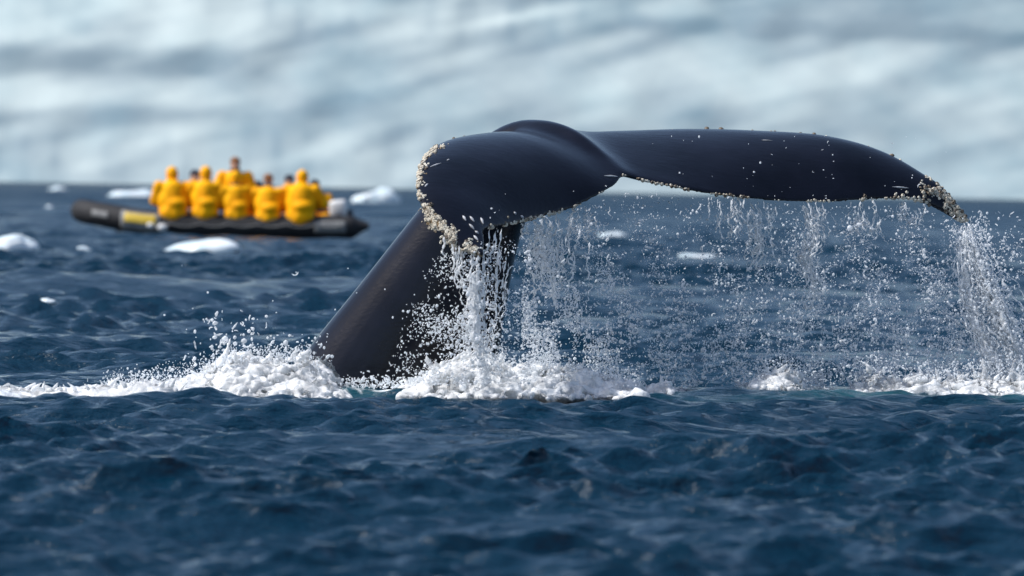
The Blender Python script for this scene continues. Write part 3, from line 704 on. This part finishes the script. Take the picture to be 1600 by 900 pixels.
def bev_box(name, c, h, m, parent, bev=.02, rot=None):
    bm = bmesh.new(); bmesh.ops.create_cube(bm, size=2); bmesh.ops.scale(bm, vec=h, verts=bm.verts)
    bmesh.ops.bevel(bm, geom=bm.edges[:], offset=bev, segments=2, affect='EDGES', profile=.5)
    if rot: bmesh.ops.rotate(bm, verts=bm.verts, matrix=Matrix.Rotation(rot, 3, 'Y'))
    bmesh.ops.translate(bm, vec=c, verts=bm.verts)
    me = bpy.data.meshes.new(name); bm.to_mesh(me); bm.free(); return link(name, me, m, parent, True)
bev_box('deck', (.1, 0, -.04), (2.0, .70, .03), M_GREY, boat, .01)
bev_box('transom', (2.1, 0, .12), (.03, .66, .2), M_RUBBER, boat, .01)
# grab line looping along the outer tube
ps, rs = [], []
xs_ = np.linspace(-1.4, 2.2, 60); ps.append(np.stack([xs_, np.full(60, -.85 - R_T - .012), .13 - .05*np.abs(np.sin((xs_ + 1.4)/3.6*np.pi*7))], 1)); rs.append(np.full(60, .012))
link('grab_line', np_mesh('grab_line', *tubes(ps, rs, 5)), M_GREY, boat)
def tube_patch(name, px0, px1, a0, a1, m, lift=.006, label=None):
    """a sheet wrapped on the near outer side of the tube, from angle a0 to a1 above the outward horizontal"""
    u = np.linspace(bx(px0), bx(px1), 14); th_ = np.radians(np.linspace(a0, a1, 8))
    x_, y_, z_ = fq[:60, 0][::-1], fq[:60, 1][::-1], fq[:60, 2][::-1]; rr_ = fq[:60, 3][::-1]
    Y0, Z0, R0 = np.interp(u, x_, y_), np.interp(u, x_, z_), np.interp(u, x_, rr_) + lift
    dydx = np.gradient(Y0, u); nx, ny = dydx/np.hypot(1, dydx), -1/np.hypot(1, dydx)
    outp = np.stack([u[:, None] + nx[:, None]*np.cos(th_)*R0[:, None], Y0[:, None] + ny[:, None]*np.cos(th_)*R0[:, None], Z0[:, None] + np.sin(th_)*R0[:, None]], -1)
    v = outp.reshape(-1, 3); I = (np.arange(13)[:, None]*8 + np.arange(7)[None]).ravel()
    o = link(name, np_mesh(name, v, np.stack([I, I + 8, I + 9, I + 1], 1)), m, boat)
    md = o.modifiers.new('t', 'SOLIDIFY'); md.thickness = .004; md.offset = 1
    if label: o['label'] = label
    return o
tube_patch('side_panel', 194, 252, -48, 55, M_GREY, .005, 'pale grey panel behind the yellow one on the tube')
tube_patch('name_board', 200, 246, -5, 40, M_YPAN, .012, 'yellow board on the near tube by the bow')
tube_patch('bow_badge', 152, 176, -5, 25, M_GREY, .006, 'pale badge on the dark bow')
tube_patch('stern_patch', 492, 540, -25, 30, M_GREY, .006, 'dull grey patch near the stern')
for px_, py_, r_ in ((236, 353, .05), (255, 356, .068)):
    o = link('fender', np_mesh('fender', *balls([(0, 0, 0)], np.array([[r_*1.35, r_*.8, r_]]), 3)), M_WHITE, boat); x_ = bx(px_)
    o.location = (x_, float(np.interp(x_, fq[:60, 0][::-1], fq[:60, 1][::-1])) - R_T - r_*.6, (361 - py_)/SB)
mo = bev_box('outboard_motor', (2.26, .05, .1), (.08, .09, .3), M_DARK, boat, .03)
bev_box('cowl', (bx(526), .05, .40), (.165, .16, .17), M_WHITE, mo, .07, -.12); bev_box('cowl_band', (bx(526), .05, .26), (.15, .15, .05), M_DARK, mo, .03)
bev_box('tiller', (1.9, .05, .36), (.22, .025, .025), M_DARK, mo, .01)

# ------------------------------------------------------------------ people aboard
def person(x, y_, face, label, hat, hood_m, raise_=0.0, lean=.12, turn=0.0, sc=1.0, jacket_w=1.0, stand=False):
    """built facing local +Y, sitting on the tube with the seat at z = 0"""
    jacket_w *= 1.07; hip = np.array([0, 0, .09]); ch = np.array([0, .05 + lean*.5, .40]); neck = np.array([0, .05 + lean, .56]); hd = np.array([0, .09 + lean, .70])
    vf = [capsule(hip, .14, ch, .15), capsule(ch, .15, neck, .07), capsule(neck, .055, hd, .06)]
    vf.append(balls([hd + [0, .0, .01], hd + [0, .035, -.05]], np.array([[.078, .095, .115], [.058, .07, .07]]), 3))        # skull, jaw
    vf.append(balls([hd + [0, .105, -.015], hd + [.08, 0, -.01], hd + [-.08, 0, -.01], hd + [.03, .085, -.068], hd + [-.03, .085, -.068], hd + [.033, .088, .025], hd + [-.033, .088, .025]],
                    np.array([[.016, .02, .026], [.012, .024, .032], [.012, .024, .032], [.02, .008, .008], [.02, .008, .008], [.022, .01, .008], [.022, .01, .008]]), 2))
    jk = [capsule(hip + [0, 0, -.10], .20*jacket_w, ch, .21*jacket_w), balls([hip + [.10, 0, -.08], hip + [-.10, 0, -.08], hip + [.05, -.02, .1]], np.array([[.15, .17, .13], [.14, .17, .15], [.19, .19, .12]])*jacket_w, 3), capsule(ch, .20*jacket_w, neck + [0, 0, -.09], .10), balls([ch + [.1, 0, .08], ch + [-.1, 0, .08]], np.array([[.15, .13, .09]]*2), 3), balls([ch*.55], np.array([[.245*jacket_w, .18, .30]]), 3)]
    tr, bo = [], []
    for s_ in (-1, 1):
        sh = np.array([s_*.215*jacket_w, ch[1] + .01, .50]); el = np.array([s_*(.31 + .05*math.sin(x*9 + s_))*jacket_w, .10 + lean*.6, .22 + .05*math.sin(x*5 + 2*s_)]); wr = np.array([s_*.13, .36, .15])
        vf += [capsule(sh, .06, el, .048), capsule(el, .048, wr, .032)]
        jk += [capsule(sh, .105, el, .088, 9), capsule(el, .088, wr + [0, -.03, 0], .062, 9)]
        palm = wr + np.array([-s_*.01, .06, -.015]); vf += [capsule(wr, .03, palm, .036, 5)]
        for q in range(4):
            b0_ = palm + np.array([s_*(-.026 + .0175*q), .03, .0]); b1 = b0_ + np.array([0, .035 - .004*abs(q - 1.3), -.008]); b2 = b1 + np.array([0, .018, -.024])
            vf += [capsule(b0_, .010, b1, .009, 6), capsule(b1, .009, b2, .008, 5)]
        vf += [capsule(palm + [-s_*.03, 0, 0], .011, palm + [-s_*.052, .032, -.012], .009, 6)]
        if stand: kn = np.array([s_*.10, .08, -.30]); an_ = np.array([s_*.11, .0, -.68])
        else: kn = np.array([s_*.12, .42, .05]); an_ = np.array([s_*.12, .44, -.30])
        hp = np.array([s_*.09, .02, .06]); ft = an_ + np.array([0, .15, -.04])
        vf += [capsule(hp, .085, kn, .062), capsule(kn, .06, an_, .042), capsule(an_, .042, ft, .035)]
        tr += [capsule(hp, .105, kn, .082, 9), capsule(kn, .082, an_ + [0, 0, .02], .066, 9)]
        bo += [capsule(an_ + [0, 0, .1], .068, an_, .06, 5), capsule(an_ + [0, -.02, -.03], .056, ft, .05, 6)]
    body = link('person', remeshed('person', *merge(*vf), .013, 2), M_SKIN); tag(body, label, 'person', 'people sitting in the inflatable boat')
    link('jacket', remeshed('jacket', *merge(*jk), .022, 4), M_YEL, body); link('trousers', remeshed('trousers', *merge(*tr), .022, 2), M_DARK, body)
    for k_ in (0, 1): link('boot', remeshed('boot', *merge(*bo[k_*2:k_*2 + 2]), .02, 2), M_RUBBER, body)
    if hat == 'hood':
        V_, F_ = balls([hd + [0, -.02, .02], hd + [0, -.03, -.06]], np.array([[.112, .12, .14], [.10, .11, .10]]), 3)
        me = remeshed('hood', V_, F_, .02, 2); c = coords(me).astype(float)
        face_in = np.exp(-(((c[:, 0] - hd[0])/.075)**2 + ((c[:, 2] - hd[2])/.10)**2))*(c[:, 1] > hd[1]); c[:, 1] -= face_in*.13     # opening for the face
        me.vertices.foreach_set('co', c.astype(np.float32).ravel()); me.update(); link('hood', me, hood_m, body)
        V_, F_ = balls([neck + [0, -.01, .0]], np.array([[.115, .11, .075]]), 3); link('collar', np_mesh('collar', V_, F_), M_DARK, body)
    else:
        V_, F_ = balls([hd + [0, -.012, .055]], np.array([[.098, .108, .098]]), 3); V_[:, 2] = np.maximum(V_[:, 2], hd[2] + .03)
        link('knit_hat', remeshed('knit_hat', V_, F_, .015, 2), hood_m, body)
        V_, F_ = balls([neck + [0, -.005, .035]], np.array([[.105, .10, .07]]), 3); link('scarf', np_mesh('scarf', V_, F_), M_DARK, body)
    # the seat on the boat's tube
    p = boat.location + Vector((x, y_, .27 + raise_)); body.location = p; body.rotation_euler = (0, 0, face + turn); body.scale = (sc,)*3
    return body
NY, FY = -.84, .84
person(bx(270), NY, 0, 'person in yellow jacket nearest the bow, orange hood up, back to camera', 'hood', M_YEL, .02, .10, .25, 1.0, 1.06)
person(bx(319), NY, 0, 'person in yellow jacket and hood, second from the bow on the near tube', 'hood', M_YEL, .04, .06, -.05, 1.0)
person(bx(368), NY, 0, 'person in yellow hood sitting directly below the tall brown hatted one', 'hood', M_YEL, .0, .08, .2, .96, .92)
person(bx(417), NY, 0, 'person in brown knit hat and yellow jacket, second from the motor on the near tube', 'hat', M_BROWN, -.03, .14, 0, .95)
person(bx(468), NY, 0, 'person in wide yellow jacket and hood nearest the motor', 'hood', M_YEL, .0, .08, -.2, 1.0, 1.12)
person(bx(293), FY, math.pi, 'person with dark hat on the far tube beside the orange hooded one', 'hat', M_DARK, -.02, .06, .2)
person(bx(361), FY - .45, math.pi, 'tall person in brown hat standing above all others at mid boat', 'hat', M_BROWN, .22, .05, 0, 1.0, 1.0, True)
person(bx(396), FY, math.pi, 'person on the far tube hidden between the middle passengers', 'hat', M_DARK, -.16, .1, 0, .95)
person(bx(444), FY, math.pi, 'person with dark hat on the far tube left of the wide jacket', 'hat', M_DARK, -.08, .06, .1)
person(bx(487), FY, math.pi, 'person with dark hat on the far tube nearest the white motor', 'hat', M_DARK, -.16, .06, -.1)
